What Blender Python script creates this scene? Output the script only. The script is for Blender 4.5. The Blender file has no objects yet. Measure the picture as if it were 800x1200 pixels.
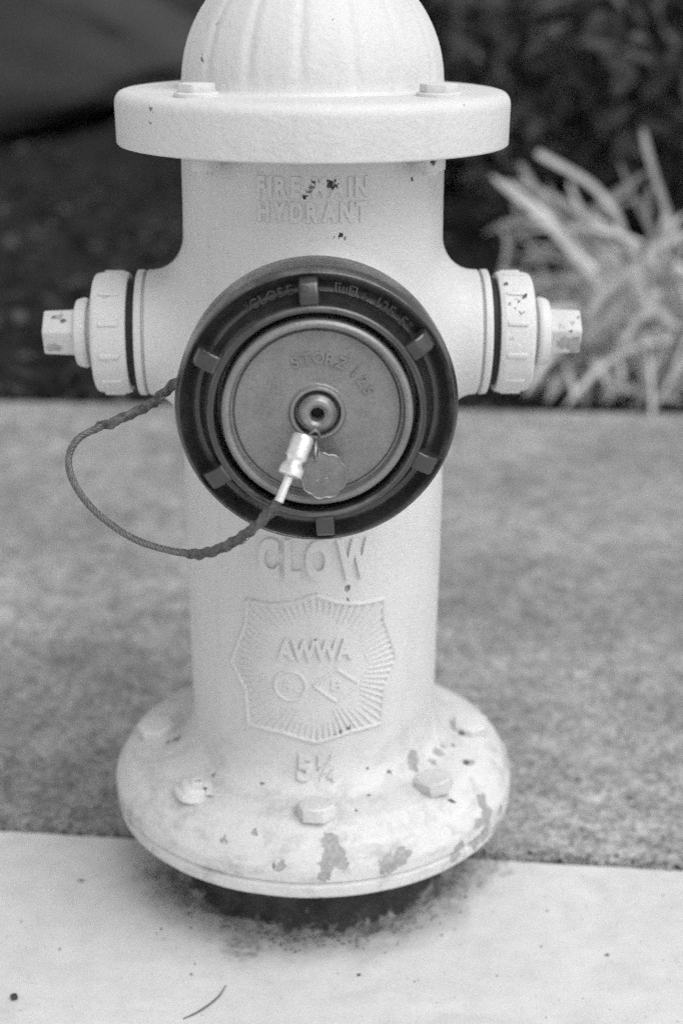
import bpy, bmesh, math, random
from mathutils import Vector, Matrix, noise as mnoise
from math import sin, cos, pi, radians, sqrt, atan2, asin, exp

random.seed(7)
scn = bpy.context.scene
COL = scn.collection

# ------------------------------------------------------------------ camera
cam_d = bpy.data.cameras.new("camera")
cam = bpy.data.objects.new("camera", cam_d)
COL.objects.link(cam)
cam_d.sensor_fit = 'VERTICAL'
cam_d.sensor_height = 36.0
cam_d.sensor_width = 24.0
cam_d.lens = 51.0
cam_d.clip_start = 0.02
cam_d.clip_end = 3000
PITCH, YAW, ROLL = radians(20), radians(1.12), radians(0.3)
_fw = Vector((sin(YAW) * cos(PITCH), cos(YAW) * cos(PITCH), -sin(PITCH)))
_rt = Vector((cos(YAW), -sin(YAW), 0))
_up = _rt.cross(_fw)
_r2 = cos(ROLL) * _rt + sin(ROLL) * _up
_u2 = -sin(ROLL) * _rt + cos(ROLL) * _up
cam.matrix_world = Matrix(((_r2.x, _u2.x, -_fw.x, 0), (_r2.y, _u2.y, -_fw.y, -1.145),
                           (_r2.z, _u2.z, -_fw.z, 0.751), (0, 0, 0, 1)))
cam_d.dof.use_dof = True
cam_d.dof.focus_distance = 1.02
cam_d.dof.aperture_fstop = 3.4
scn.camera = cam

# ------------------------------------------------------------------ light
SUN_EL, SUN_AZ = radians(58), radians(136)
world = bpy.data.worlds.new("World")
scn.world = world
world.use_nodes = True
nt = world.node_tree
nt.nodes.clear()
sky = nt.nodes.new('ShaderNodeTexSky')
sky.sky_type = 'NISHITA'
sky.sun_disc = False
sky.sun_elevation = SUN_EL
sky.sun_rotation = SUN_AZ
bw = nt.nodes.new('ShaderNodeRGBToBW')          # black-and-white film: neutral daylight
bg = nt.nodes.new('ShaderNodeBackground')
bg.inputs['Strength'].default_value = 0.15
wo = nt.nodes.new('ShaderNodeOutputWorld')
nt.links.new(sky.outputs[0], bw.inputs[0])
nt.links.new(bw.outputs[0], bg.inputs['Color'])
nt.links.new(bg.outputs[0], wo.inputs['Surface'])

sun_d = bpy.data.lights.new("sun", 'SUN')
sun_d.energy = 1.5
sun_d.angle = radians(52)
sun_d.color = (1, 1, 1)
sun = bpy.data.objects.new("sun", sun_d)
COL.objects.link(sun)
sun.location = (3, -3, 6)
sd = Vector((sin(SUN_AZ) * cos(SUN_EL), cos(SUN_AZ) * cos(SUN_EL), sin(SUN_EL)))
sun.rotation_euler = sd.to_track_quat('Z', 'Y').to_euler()

scn.view_settings.view_transform = 'Standard'
scn.view_settings.look = 'None'
scn.view_settings.exposure = 0.55
scn.view_settings.gamma = 1.0
scn.render.engine = 'CYCLES'
scn.cycles.use_adaptive_sampling = True
scn.cycles.adaptive_threshold = 0.028
scn.cycles.adaptive_min_samples = 20
scn.cycles.use_denoising = False          # leaves a little film-like grain

# ------------------------------------------------------------------ materials
class NT:
    """small node-tree builder"""
    def __init__(self, name):
        self.m = bpy.data.materials.new(name)
        self.m.use_nodes = True
        self.t = self.m.node_tree
        self.b = self.t.nodes['Principled BSDF']
        self.pos = None
    def n(self, typ, **kw):
        nd = self.t.nodes.new(typ)
        for k, v in kw.items():
            setattr(nd, k, v)
        return nd
    def l(self, a, b):
        self.t.links.new(a, b)
    def P(self):
        if self.pos is None:
            self.pos = self.n('ShaderNodeNewGeometry').outputs['Position']
        return self.pos
    def O(self):
        return self.n('ShaderNodeTexCoord').outputs['Object']
    def noise(self, vec, scale, detail=4, rough=0.55, col=False):
        nd = self.n('ShaderNodeTexNoise')
        nd.inputs['Scale'].default_value = scale
        nd.inputs['Detail'].default_value = detail
        nd.inputs['Roughness'].default_value = rough
        self.l(vec, nd.inputs['Vector'])
        return nd.outputs['Color' if col else 'Fac']
    def vor(self, vec, scale, feature='F1', out='Distance'):
        nd = self.n('ShaderNodeTexVoronoi')
        nd.feature = feature
        nd.inputs['Scale'].default_value = scale
        self.l(vec, nd.inputs['Vector'])
        return nd.outputs[out]
    def math(self, op, a, b=None, clamp=False):
        nd = self.n('ShaderNodeMath')
        nd.operation = op
        nd.use_clamp = clamp
        for i, v in enumerate((a, b)):
            if v is None:
                continue
            if isinstance(v, (int, float)):
                nd.inputs[i].default_value = v
            else:
                self.l(v, nd.inputs[i])
        return nd.outputs[0]
    def ramp(self, fac, lo, hi, a=0.0, b=1.0):
        nd = self.n('ShaderNodeMapRange')
        nd.inputs['From Min'].default_value = lo
        nd.inputs['From Max'].default_value = hi
        nd.inputs['To Min'].default_value = a
        nd.inputs['To Max'].default_value = b
        self.l(fac, nd.inputs['Value'])
        return nd.outputs[0]
    def mix(self, fac, a, b):
        nd = self.n('ShaderNodeMix')
        nd.data_type = 'FLOAT'
        for s, v in ((0, fac), (2, a), (3, b)):
            if isinstance(v, (int, float)):
                nd.inputs[s].default_value = v
            else:
                self.l(v, nd.inputs[s])
        return nd.outputs[0]
    def vmath(self, op, a, b):
        nd = self.n('ShaderNodeVectorMath')
        nd.operation = op
        for i, v in enumerate((a, b)):
            if isinstance(v, (tuple, list)):
                nd.inputs[i].default_value = v
            elif v is not None:
                self.l(v, nd.inputs[i])
        return nd.outputs['Value' if op in ('DISTANCE', 'LENGTH') else 'Vector']
    def warp(self, vec, scale, amt, detail=4):
        c = self.noise(vec, scale, detail, 0.6, True)
        c = self.vmath('SUBTRACT', c, (0.5, 0.5, 0.5))
        c = self.vmath('MULTIPLY', c, (amt, amt, amt))
        return self.vmath('ADD', vec, c)
    def bump(self, h, strength, dist):
        nd = self.n('ShaderNodeBump')
        nd.inputs['Strength'].default_value = strength
        nd.inputs['Distance'].default_value = dist
        self.l(h, nd.inputs['Height'])
        self.l(nd.outputs[0], self.b.inputs['Normal'])
    def grey(self, v):
        if isinstance(v, (int, float)):
            self.b.inputs['Base Color'].default_value = (v, v, v, 1)
        else:
            nd = self.n('ShaderNodeCombineColor')
            for i in range(3):
                self.l(v, nd.inputs[i])
            self.l(nd.outputs[0], self.b.inputs['Base Color'])
    def rough(self, v):
        if isinstance(v, (int, float)):
            self.b.inputs['Roughness'].default_value = v
        else:
            self.l(v, self.b.inputs['Roughness'])
    def set(self, **kw):
        for k, v in kw.items():
            self.b.inputs[k.replace('_', ' ')].default_value = v
    def spots(self, P, lst):
        acc = None
        for (x, y, z, r) in lst:
            d = self.vmath('DISTANCE', P, (x, y, z))
            d = self.math('DIVIDE', d, r)
            acc = d if acc is None else self.math('MINIMUM', acc, d)
        return acc

# worn places on the hydrant, world positions (x, y, z, radius)
PRIMER = [
    (0.0112, -0.1607, 0.1176, 0.0062), (0.0152, -0.1673, 0.1101, 0.0083), (0.0098, -0.1714, 0.1035, 0.0076), (0.0205, -0.1707, 0.1030, 0.0055), (0.0071, -0.1745, 0.0946, 0.0055),
    (0.0577, -0.1644, 0.0970, 0.0083), (0.0681, -0.1586, 0.1017, 0.0063), (0.0530, -0.1663, 0.0935, 0.0056), (0.0751, -0.1546, 0.1030, 0.0035), (0.0824, -0.0709, 0.1400, 0.0066),
    (0.0821, -0.0768, 0.1353, 0.0051), (0.1052, -0.0489, 0.1324, 0.0052), (0.1106, -0.0366, 0.1321, 0.0037), (0.1402, -0.0909, 0.1106, 0.0066), (0.1428, -0.0973, 0.1006, 0.0080),
    (0.1404, -0.0986, 0.0850, 0.0088), (0.1319, -0.1119, 0.0829, 0.0066), (0.1345, -0.1087, 0.0997, 0.0065), (0.1573, -0.0746, 0.0906, 0.0052), (0.1566, -0.0733, 0.0773, 0.0045),
    (0.1174, -0.1281, 0.0902, 0.0057), (0.1140, -0.1303, 0.0820, 0.0050), (-0.0270, -0.1712, 0.1013, 0.0041), (0.0983, -0.0629, 0.1321, 0.0037), (0.1303, -0.0558, 0.1270, 0.0052),
    (-0.0726, -0.1512, 0.1120, 0.0028), (-0.0468, -0.1512, 0.1196, 0.0028)
]
CHIPS = [
    (.152, -.0365, .519, .0022), (.158, -.034, .522, .0026), (.156, -.039, .516, .0018), (.163, -.032, .524, .0022), (.160, -.0405, .5135, .0015),
    (-.160, -.034, .522, .0015), (.1490, -.020, .5315, .0018),
    (-0.0812, -0.0568, 0.6996, 0.0019), (-0.0805, -0.0566, 0.7036, 0.0013), (-0.1134, -0.0985, 0.6685, 0.0022), (-0.1145, -0.0970, 0.6597, 0.0019), (-0.0784, -0.1280, 0.6748, 0.0015),
    (-0.0833, -0.1249, 0.6746, 0.0012), (-0.0068, -0.1008, 0.6087, 0.0019), (-0.0038, -0.1024, 0.6125, 0.0022), (-0.0013, -0.1024, 0.6161, 0.0022), (0.0011, -0.1021, 0.6196, 0.0019),
    (0.0107, -0.1003, 0.6177, 0.0025), (0.0138, -0.1013, 0.6160, 0.0025), (0.0150, -0.1011, 0.6195, 0.0019), (0.0182, -0.0993, 0.5814, 0.0019), (0.0219, -0.0985, 0.5795, 0.0016),
    (0.0256, -0.0976, 0.5836, 0.0012), (0.0145, -0.1000, 0.5797, 0.0012), (0.0253, -0.1033, 0.3081, 0.0023), (0.0254, -0.1033, 0.2986, 0.0017), (0.0012, -0.1062, 0.1487, 0.0010),
    (0.0061, -0.1053, 0.1536, 0.0012), (0.0082, -0.1062, 0.1471, 0.0010), (0.0842, -0.0923, 0.6329, 0.0025), (0.0713, -0.0705, 0.6177, 0.0016), (-0.1216, -0.0196, 0.1305, 0.0038),
    (-0.1174, -0.0163, 0.1321, 0.0023), (-0.1279, -0.0239, 0.1295, 0.0023), (-0.0901, -0.1069, 0.1329, 0.0021), (-0.0865, -0.1101, 0.1276, 0.0029), (0.1288, -0.0562, 0.1273, 0.0030),
    (0.1287, -0.0105, 0.1294, 0.0031), (-0.0428, -0.1044, 0.1359, 0.0021), (-0.0847, -0.0833, 0.1318, 0.0018), (0.0213, -0.1028, 0.1819, 0.0021), (0.0268, -0.1020, 0.1854, 0.0017),
    (0.0158, -0.1038, 0.1802, 0.0014), (0.1192, -0.0322, 0.1304, 0.0023), (-0.0158, -0.1473, 0.1287, 0.0021), (0.0320, -0.1329, 0.1281, 0.0017), (0.1113, -0.1077, 0.1210, 0.0029),
    (0.0436, -0.1146, 0.1304, 0.0021), (0.0906, -0.1207, 0.1234, 0.0014), (-0.0324, -0.1705, 0.1009, 0.0021), (0.1489, -0.0288, 0.5307, 0.0017), (0.1465, -0.0333, 0.5262, 0.0013),
    (0.1527, -0.0383, 0.5219, 0.0020), (0.1504, -0.0419, 0.5174, 0.0013), (0.2034, -0.0107, 0.5025, 0.0021), (0.1927, -0.0218, 0.5036, 0.0021), (0.1963, -0.0219, 0.4995, 0.0014),
    (0.0426, -0.0976, 0.1459, 0.0014), (0.0605, -0.0919, 0.1384, 0.0022), (0.0130, -0.0867, 0.7295, 0.0012), (0.0309, -0.0780, 0.7356, 0.0016), (0.1046, -0.1056, 0.6732, 0.0018)
]

def mat_paint(name, base, primer=PRIMER, chips=CHIPS, worn=0.35):
    k = NT(name)
    P = k.P()
    big = k.noise(P, 14, 5, 0.6)
    col = k.ramp(big, 0.3, 0.7, base * 0.95, base * 1.03)
    fine = k.noise(P, 900, 2, 0.6)
    col = k.math('MULTIPLY', col, k.ramp(fine, 0.3, 0.7, 0.93, 1.07))
    # faint vertical run-off dirt
    sv = k.vmath('MULTIPLY', P, (60, 60, 7))
    run = k.noise(sv, 1.0, 5, 0.65)
    col = k.math('MULTIPLY', col, k.ramp(run, 0.55, 0.8, 1.0, 0.88))
    # splash grime low down, in smears
    sep = k.n('ShaderNodeSeparateXYZ'); k.l(P, sep.inputs[0])
    low = k.ramp(sep.outputs[2], 0.08, 0.20, 1.0, 0.0)
    sm = k.ramp(k.noise(k.warp(k.vmath('MULTIPLY', P, (1, 1, 1.6)), 25, 0.05), 32, 6, 0.7), 0.48, 0.66)
    col = k.math('MULTIPLY', col, k.math('SUBTRACT', 1.0, k.math('MULTIPLY', k.math('MULTIPLY', low, sm), 0.42)))
    # small scattered flecks
    fl = k.noise(k.warp(P, 200, 0.004), 95, 4, 0.6)
    flm = k.ramp(fl, 0.715, 0.735)
    col = k.mix(k.math('MULTIPLY', flm, worn), col, 0.12)
    h = k.math('ADD', k.math('MULTIPLY', k.noise(P, 220, 3), 0.6), k.math('MULTIPLY', k.noise(P, 55, 3), 1.0))
    if primer:
        W = k.warp(k.warp(P, 130, 0.014), 420, 0.006)
        m = k.ramp(k.spots(W, primer), 0.96, 1.04, 1.0, 0.0)
        pc = k.ramp(k.noise(P, 260, 4, 0.7), 0.3, 0.7, 0.24, 0.42)
        col = k.mix(m, col, pc)
        h = k.math('SUBTRACT', h, k.math('MULTIPLY', m, 0.9))
    if chips:
        W2 = k.warp(P, 210, 0.011, 6)
        m2 = k.ramp(k.spots(W2, chips), 0.72, 1.05, 1.0, 0.0)
        col = k.mix(m2, col, k.ramp(k.noise(P, 90, 2), 0.42, 0.6, 0.02, 0.2))
        h = k.math('SUBTRACT', h, k.math('MULTIPLY', m2, 1.2))
    k.grey(col)
    k.rough(k.ramp(big, 0.3, 0.7, 0.42, 0.6))
    k.set(Specular_IOR_Level=0.4)
    k.bump(h, 0.5, 0.0014)
    return k.m

def mat_simple(name, v, rough=0.6, metal=0.0, nscale=80, var=0.2, bump=0.2, bd=0.001, spec=0.5, fine=0.0):
    k = NT(name)
    P = k.P()
    n1 = k.noise(P, nscale, 5, 0.65)
    c = k.ramp(n1, 0.3, 0.7, v * (1 - var), v * (1 + var))
    if fine:
        c = k.math('MULTIPLY', c, k.ramp(k.noise(P, 800, 2), 0.3, 0.7, 1 - fine, 1 + fine))
    k.grey(c)
    k.rough(k.ramp(n1, 0.3, 0.7, rough * 0.85, min(1, rough * 1.15)))
    k.set(Metallic=metal, Specular_IOR_Level=spec)
    if bump:
        k.bump(k.noise(P, nscale * 3, 4), bump, bd)
    return k.m

def mat_ring():
    k = NT("dark_ring_coating")
    P = k.P()
    n1 = k.noise(P, 60, 5, 0.65)
    c = k.ramp(n1, 0.3, 0.75, 0.013, 0.032)
    dust = k.ramp(k.noise(P, 700, 3, 0.7), 0.55, 0.8, 0.0, 1.0)
    c = k.mix(k.math('MULTIPLY', dust, 0.22), c, 0.09)
    sc = k.ramp(k.noise(k.warp(P, 150, 0.01), 130, 4, 0.7), 0.70, 0.73, 0.0, 1.0)
    c = k.mix(k.math('MULTIPLY', sc, 0.6), c, 0.25)
    # patchy edge highlight painted into the colour along outer shoulder and inner lip
    q = k.vmath('MULTIPLY', k.vmath('SUBTRACT', P, (-.001, 0, .4845)), (1, 0, 1))
    rad = k.vmath('LENGTH', q, None)
    for rr, wd in ((.0925, .0022), (.0705, .0018)):
        e = k.math('ABSOLUTE', k.math('SUBTRACT', rad, rr))
        em = k.math('MULTIPLY', k.ramp(e, wd * .3, wd, 1.0, 0.0), k.ramp(k.noise(P, 45, 6, 0.7), 0.38, 0.62, 0.1, 1.0))
        c = k.mix(k.math('MULTIPLY', em, 0.8), c, 0.13)
    k.grey(c)
    k.rough(k.ramp(n1, 0.3, 0.7, 0.20, 0.36))
    k.set(Specular_IOR_Level=0.9)
    k.bump(k.noise(P, 350, 4), 0.25, 0.0008)
    return k.m

def mat_capface():
    k = NT("weathered_cast_metal")
    P = k.P()
    n1 = k.noise(P, 50, 6, 0.65)
    c = k.ramp(n1, 0.3, 0.7, 0.19, 0.26)
    st = k.noise(k.vmath('MULTIPLY', P, (160, 160, 30)), 1.0, 4, 0.6)
    c = k.math('MULTIPLY', c, k.ramp(st, 0.35, 0.7, 1.03, 0.95))
    c = k.math('MULTIPLY', c, k.ramp(k.noise(P, 900, 2), 0.3, 0.7, 0.85, 1.15))
    pit = k.ramp(k.noise(P, 190, 4, 0.7), 0.70, 0.74)
    c = k.mix(k.math('MULTIPLY', pit, 0.6), c, 0.05)
    k.grey(c)
    k.rough(k.ramp(n1, 0.3, 0.7, 0.30, 0.46))
    k.set(Metallic=0.4, Specular_IOR_Level=0.5)
    k.bump(k.noise(P, 500, 3), 0.3, 0.0006)
    return k.m

def mat_pad():
    k = NT("pale_concrete")
    P = k.P()
    big = k.noise(P, 6, 6, 0.6)
    c = k.ramp(big, 0.3, 0.7, 0.60, 0.70)
    c = k.math('MULTIPLY', c, k.ramp(k.noise(P, 45, 5, 0.7), 0.3, 0.75, 1.05, 0.92))
    c = k.math('MULTIPLY', c, k.ramp(k.noise(P, 900, 2), 0.3, 0.7, 0.90, 1.10))
    # trowel streaks
    sv = k.vmath('MULTIPLY', k.warp(P, 5, 0.1), (9, 70, 9))
    c = k.math('MULTIPLY', c, k.ramp(k.noise(sv, 1.0, 4, 0.6), 0.5, 0.8, 1.0, 0.93))
    # dirt that has collected round the pipe
    W = k.warp(P, 38, 0.075, 6)
    d = k.vmath('DISTANCE', W, (0.004, 0.0, 0.0))
    dm = k.ramp(d, 0.116, 0.165, 1.0, 0.0)
    br = k.ramp(k.noise(P, 75, 6, 0.7), 0.36, 0.62, 0.15, 1.0)
    dm = k.math('MULTIPLY', dm, br)
    c = k.mix(k.math('MULTIPLY', dm, 0.85), c, 0.09)
    # rust-dark smudges left and right of the pipe
    W2 = k.warp(P, 70, 0.05, 5)
    sp = k.spots(W2, [(-0.118, -0.055, 0, 0.032), (0.122, -0.035, 0, 0.034), (0.16, -0.02, 0, 0.02),
                      (-0.135, -0.03, 0, 0.022), (-0.06, -0.14, 0, 0.02)])
    sm = k.math('MULTIPLY', k.ramp(sp, 0.4, 1.15, 1.0, 0.0), k.ramp(k.noise(P, 160, 5, 0.7), 0.35, 0.6))
    c = k.mix(k.math('MULTIPLY', sm, 0.75), c, 0.12)
    # fine pores and faint hairline crazing
    por = k.ramp(k.noise(P, 260, 3, 0.65), 0.64, 0.72)
    c = k.math('MULTIPLY', c, k.math('SUBTRACT', 1.0, k.math('MULTIPLY', por, 0.16)))
    blot = k.ramp(k.noise(k.warp(P, 9, 0.12), 11, 6, 0.65), 0.52, 0.70)
    c = k.math('MULTIPLY', c, k.math('SUBTRACT', 1.0, k.math('MULTIPLY', blot, 0.10)))
    # specks
    spk = k.ramp(k.noise(k.warp(P, 90, 0.01), 60, 3, 0.6), 0.745, 0.765)
    c = k.mix(k.math('MULTIPLY', spk, 0.55), c, 0.12)
    k.grey(c)
    k.rough(0.85)
    k.set(Specular_IOR_Level=0.25)
    h = k.math('ADD', k.math('MULTIPLY', k.noise(P, 420, 4, 0.7), 0.5), k.noise(P, 60, 4))
    k.bump(h, 0.35, 0.0015)
    return k.m

def mat_path():
    k = NT("worn_grey_concrete")
    P = k.P()
    big = k.noise(k.vmath('ADD', P, (3.7, 1.2, 0)), 3.6, 5, 0.6)
    c = k.ramp(big, 0.3, 0.7, 0.20, 0.355)
    mid = k.noise(k.warp(P, 22, 0.04), 30, 6, 0.68)
    c = k.math('MULTIPLY', c, k.ramp(mid, 0.34, 0.68, 0.72, 1.28))
    fine = k.noise(P, 150, 4, 0.7)
    c = k.math('MULTIPLY', c, k.ramp(fine, 0.34, 0.66, 0.52, 1.48))
    c = k.math('MULTIPLY', c, k.ramp(k.noise(P, 420, 3, 0.7), 0.32, 0.68, 0.6, 1.4))
    pale = k.ramp(k.noise(k.warp(P, 12, 0.08), 8, 5, 0.65), 0.58, 0.70)
    c = k.mix(k.math('MULTIPLY', pale, 0.4), c, 0.42)
    k.grey(c)
    k.rough(0.92)
    k.set(Specular_IOR_Level=0.2)
    h = k.math('ADD', k.math('MULTIPLY', fine, 0.7), mid)
    k.bump(h, 0.6, 0.004)
    return k.m

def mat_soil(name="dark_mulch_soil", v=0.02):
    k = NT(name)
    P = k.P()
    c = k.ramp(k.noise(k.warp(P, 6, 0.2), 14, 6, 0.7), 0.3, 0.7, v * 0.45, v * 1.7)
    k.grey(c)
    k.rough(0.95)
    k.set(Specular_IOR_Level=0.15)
    k.bump(k.noise(P, 40, 6, 0.7), 0.8, 0.02)
    return k.m

def mat_island(name, lo, hi, rough=0.8, spec=0.25, trans=0.0, power=1.0):
    """colour that differs from piece to piece of one mesh"""
    k = NT(name)
    r = k.n('ShaderNodeNewGeometry').outputs['Random Per Island']
    if power != 1.0:
        r = k.math('POWER', r, power)
    k.grey(k.ramp(r, 0, 1, lo, hi))
    k.rough(rough)
    k.set(Specular_IOR_Level=spec)
    return k.m

def mat_leaf():
    k = NT("strap_leaf")
    P = k.P()
    oi = k.n('ShaderNodeObjectInfo').outputs['Random']
    c = k.ramp(oi, 0, 1, 0.14, 0.62)
    c = k.math('MULTIPLY', c, k.ramp(k.noise(P, 18, 4), 0.3, 0.7, 0.8, 1.2))
    k.grey(c)
    k.rough(0.55)
    k.set(Specular_IOR_Level=0.4)
    return k.m

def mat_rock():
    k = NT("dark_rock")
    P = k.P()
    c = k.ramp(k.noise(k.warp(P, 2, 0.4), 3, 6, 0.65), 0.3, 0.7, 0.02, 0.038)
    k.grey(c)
    k.rough(0.85)
    k.bump(k.noise(P, 9, 6, 0.65), 0.5, 0.03)
    return k.m

M = {}
M['paint'] = mat_paint("white_hydrant_paint", 0.62)
M['paint_clean'] = mat_paint("white_hydrant_paint_small", 0.62, [], [], 0.5)
M['nutgrey'] = mat_paint("worn_white_nut_paint", 0.58,
    [(.207, -.0150, .479, .0085), (.199, -.0150, .481, .0060), (.205, -.010, .5003, .0035), (-.206, -.0155, .479, .0045), (-.202, -.008, .503, .0030)],
    [(.196, -.013, .497, .0028), (.211, -.006, .504, .0026), (.203, -.0175, .4925, .0020), (.2125, -.018, .487, .0020), (-.198, -.012, .499, .0026), (-.207, -.009, .502, .0024), (-.2115, -.017, .4915, .0018)], 0.9)
M['ring'] = mat_ring()
M['face'] = mat_capface()
M['ringworn'] = mat_simple('rubbed_ring_lettering', .055, .4, 0, 200, .4, .3, .0006)
M['rubber'] = mat_simple("black_rubber", 0.015, 0.7)
M['alu'] = mat_simple("bright_aluminium", 0.85, 0.35, 0.75, 120, 0.1, 0.2, 0.0005)
M['steel'] = mat_simple("grey_boss_steel", 0.24, 0.36, 0.6, 120, 0.25, 0.2, 0.0005)
M['tag'] = mat_simple("dull_zinc_tag", 0.16, 0.5, 0.35, 150, 0.2, 0.2, 0.0005, fine=0.12)
M['cable'] = mat_simple("dirty_steel_cable", 0.13, 0.5, 0.3, 300, 0.4, 0.3, 0.0006)
M['wrap'] = mat_simple("cracked_black_sleeve", 0.075, 0.6, 0.0, 250, 0.7, 0.4, 0.0008)
def mat_pipe():
    k = NT("rusty_dark_iron")
    P = k.P()
    c = k.ramp(k.noise(P, 45, 6, 0.7), 0.3, 0.7, 0.012, 0.06)
    sep = k.n('ShaderNodeSeparateXYZ'); k.l(P, sep.inputs[0])
    low = k.ramp(sep.outputs[2], 0.0, 0.028, 0.14, -0.12)          # mortar and lime crust splashed on the foot
    m = k.ramp(k.math('ADD', k.noise(k.warp(P, 60, 0.03), 55, 6, 0.7), low), 0.60, 0.70)
    c = k.mix(m, c, k.ramp(k.noise(P, 180, 4, 0.7), 0.3, 0.7, 0.12, 0.36))
    k.grey(c); k.rough(0.9)
    k.bump(k.noise(P, 120, 5), 0.7, 0.003)
    return k.m
M['pipe'] = mat_pipe()
M['pad'] = mat_pad()
M['path'] = mat_path()
M['soil'] = mat_soil()
M['joint'] = mat_soil("dark_joint_dirt", 0.05)
M['ground'] = mat_soil("bounce_ground", 0.32)  # street ground out of view, tone raised to bounce light onto upright faces
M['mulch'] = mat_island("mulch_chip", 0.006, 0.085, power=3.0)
M['grit'] = mat_island("grit", 0.03, 0.3, 0.9)
M['clod'] = mat_island("dirt_crumb", 0.02, 0.22, 0.95)
M['leaf'] = mat_leaf()
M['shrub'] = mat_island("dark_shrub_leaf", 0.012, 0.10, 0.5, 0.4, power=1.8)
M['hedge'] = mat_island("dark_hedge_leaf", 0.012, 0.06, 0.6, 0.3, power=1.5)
M['bark'] = mat_simple("dark_bark", 0.06, 0.9, 0, 60, 0.4, 0.6, 0.005)
M['rock'] = mat_rock()
M['twig'] = mat_simple("dry_twig", 0.10, 0.8, 0, 300, 0.3, 0.3)
M['pebble'] = mat_simple("dark_pebble", 0.03, 0.7, 0, 200, 0.3, 0.4)

# ------------------------------------------------------------------ mesh helpers
def link_mesh(name, me, mat, parent=None, smooth=True, angle=38):
    if smooth:
        me.polygons.foreach_set('use_smooth', [True] * len(me.polygons))
        if angle:
            me.set_sharp_from_angle(angle=radians(angle))
    me.materials.clear()
    me.materials.append(mat)
    o = bpy.data.objects.new(name, me)
    COL.objects.link(o)
    if parent is not None:
        o.parent = parent
    return o

def obj(name, bm, mat, parent=None, smooth=True, angle=38):
    bmesh.ops.recalc_face_normals(bm, faces=bm.faces[:])
    me = bpy.data.meshes.new(name)
    bm.to_mesh(me)
    bm.free()
    return link_mesh(name, me, mat, parent, smooth, angle)

def pydata(name, vs, fs, mat, parent=None, smooth=False, angle=None):
    me = bpy.data.meshes.new(name)
    me.from_pydata(vs, [], fs)
    me.update()
    return link_mesh(name, me, mat, parent, smooth, angle)

def tag(o, label=None, cat=None, group=None, kind=None):
    if label: o['label'] = label
    if cat: o['category'] = cat
    if group: o['group'] = group
    if kind: o['kind'] = kind
    return o

def empty(name, loc=(0, 0, 0), rz=0.0):
    o = bpy.data.objects.new(name, None)
    o.empty_display_size = 0.05
    COL.objects.link(o)
    o.location = loc
    o.rotation_euler = (0, 0, rz)
    return o

def rp(pts, n=6):
    """profile with rounded corners: pts = (r, z[, corner radius])"""
    out = []
    for i, p in enumerate(pts):
        rad = p[2] if len(p) > 2 else 0
        if rad <= 0 or i in (0, len(pts) - 1):
            out.append((p[0], p[1]))
            continue
        a = Vector(pts[i - 1][:2]); b = Vector(p[:2]); c = Vector(pts[i + 1][:2])
        u = (a - b).normalized(); v = (c - b).normalized()
        ang = u.angle(v)
        t = min(rad / math.tan(ang / 2), (a - b).length * 0.49, (c - b).length * 0.49)
        p0, p1 = b + u * t, b + v * t
        for k in range(n + 1):
            s = k / n
            q = p0 * (1 - s) ** 2 + b * 2 * s * (1 - s) + p1 * s * s
            out.append((q.x, q.y))
    return out

def FZ(r, a, w): return (r * sin(a), -r * cos(a), w)                # lathe about the vertical
def lathe(bm, prof, f=FZ, segs=96, mod=None, a0=0.0):
    rows = []
    for (r, w) in prof:
        if r < 1e-6:
            rows.append([bm.verts.new(f(0, 0, w))])
        else:
            row = []
            for k in range(segs):
                a = a0 + 2 * pi * k / segs
                rr = mod(r, a, w) if mod else r
                row.append(bm.verts.new(f(rr, a, w)))
            rows.append(row)
    for A, B in zip(rows, rows[1:]):
        na, nb = len(A), len(B)
        if na == 1 and nb == 1:
            continue
        for k in range(segs):
            k2 = (k + 1) % segs
            if na == 1:
                bm.faces.new((A[0], B[k], B[k2]))
            elif nb == 1:
                bm.faces.new((A[k], A[k2], B[0]))
            else:
                bm.faces.new((A[k], A[k2], B[k2], B[k]))
    return bm

def frames(pts):
    P = [Vector(p) for p in pts]
    T = []
    for i in range(len(P)):
        a = P[max(0, i - 1)]; b = P[min(len(P) - 1, i + 1)]
        T.append((b - a).normalized())
    n = T[0].orthogonal().normalized()
    N = []
    for t in T:
        n = (n - t * n.dot(t)).normalized()
        N.append(n)
    return P, T, N

def tube(bm, pts, rad, segs=8, cap=True):
    P, T, N = frames(pts)
    rows = []
    for i, p in enumerate(P):
        b = T[i].cross(N[i])
        r = rad(i / (len(P) - 1)) if callable(rad) else rad
        rows.append([bm.verts.new(p + (N[i] * cos(2 * pi * k / segs) + b * sin(2 * pi * k / segs)) * r) for k in range(segs)])
    for A, B in zip(rows, rows[1:]):
        for k in range(segs):
            bm.faces.new((A[k], A[(k + 1) % segs], B[(k + 1) % segs], B[k]))
    if cap:
        bm.faces.new(rows[0]); bm.faces.new(rows[-1])
    return bm

def crom(pts, n=10):
    P = [Vector(p) for p in pts]
    out = []
    for i in range(len(P) - 1):
        p0 = P[max(0, i - 1)]; p1 = P[i]; p2 = P[i + 1]; p3 = P[min(len(P) - 1, i + 2)]
        for k in range(n):
            t = k / n
            out.append(0.5 * ((2 * p1) + (p2 - p0) * t + (2 * p0 - 5 * p1 + 4 * p2 - p3) * t * t + (3 * p1 - p0 - 3 * p2 + p3) * t ** 3))
    out.append(P[-1])
    return out

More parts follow.
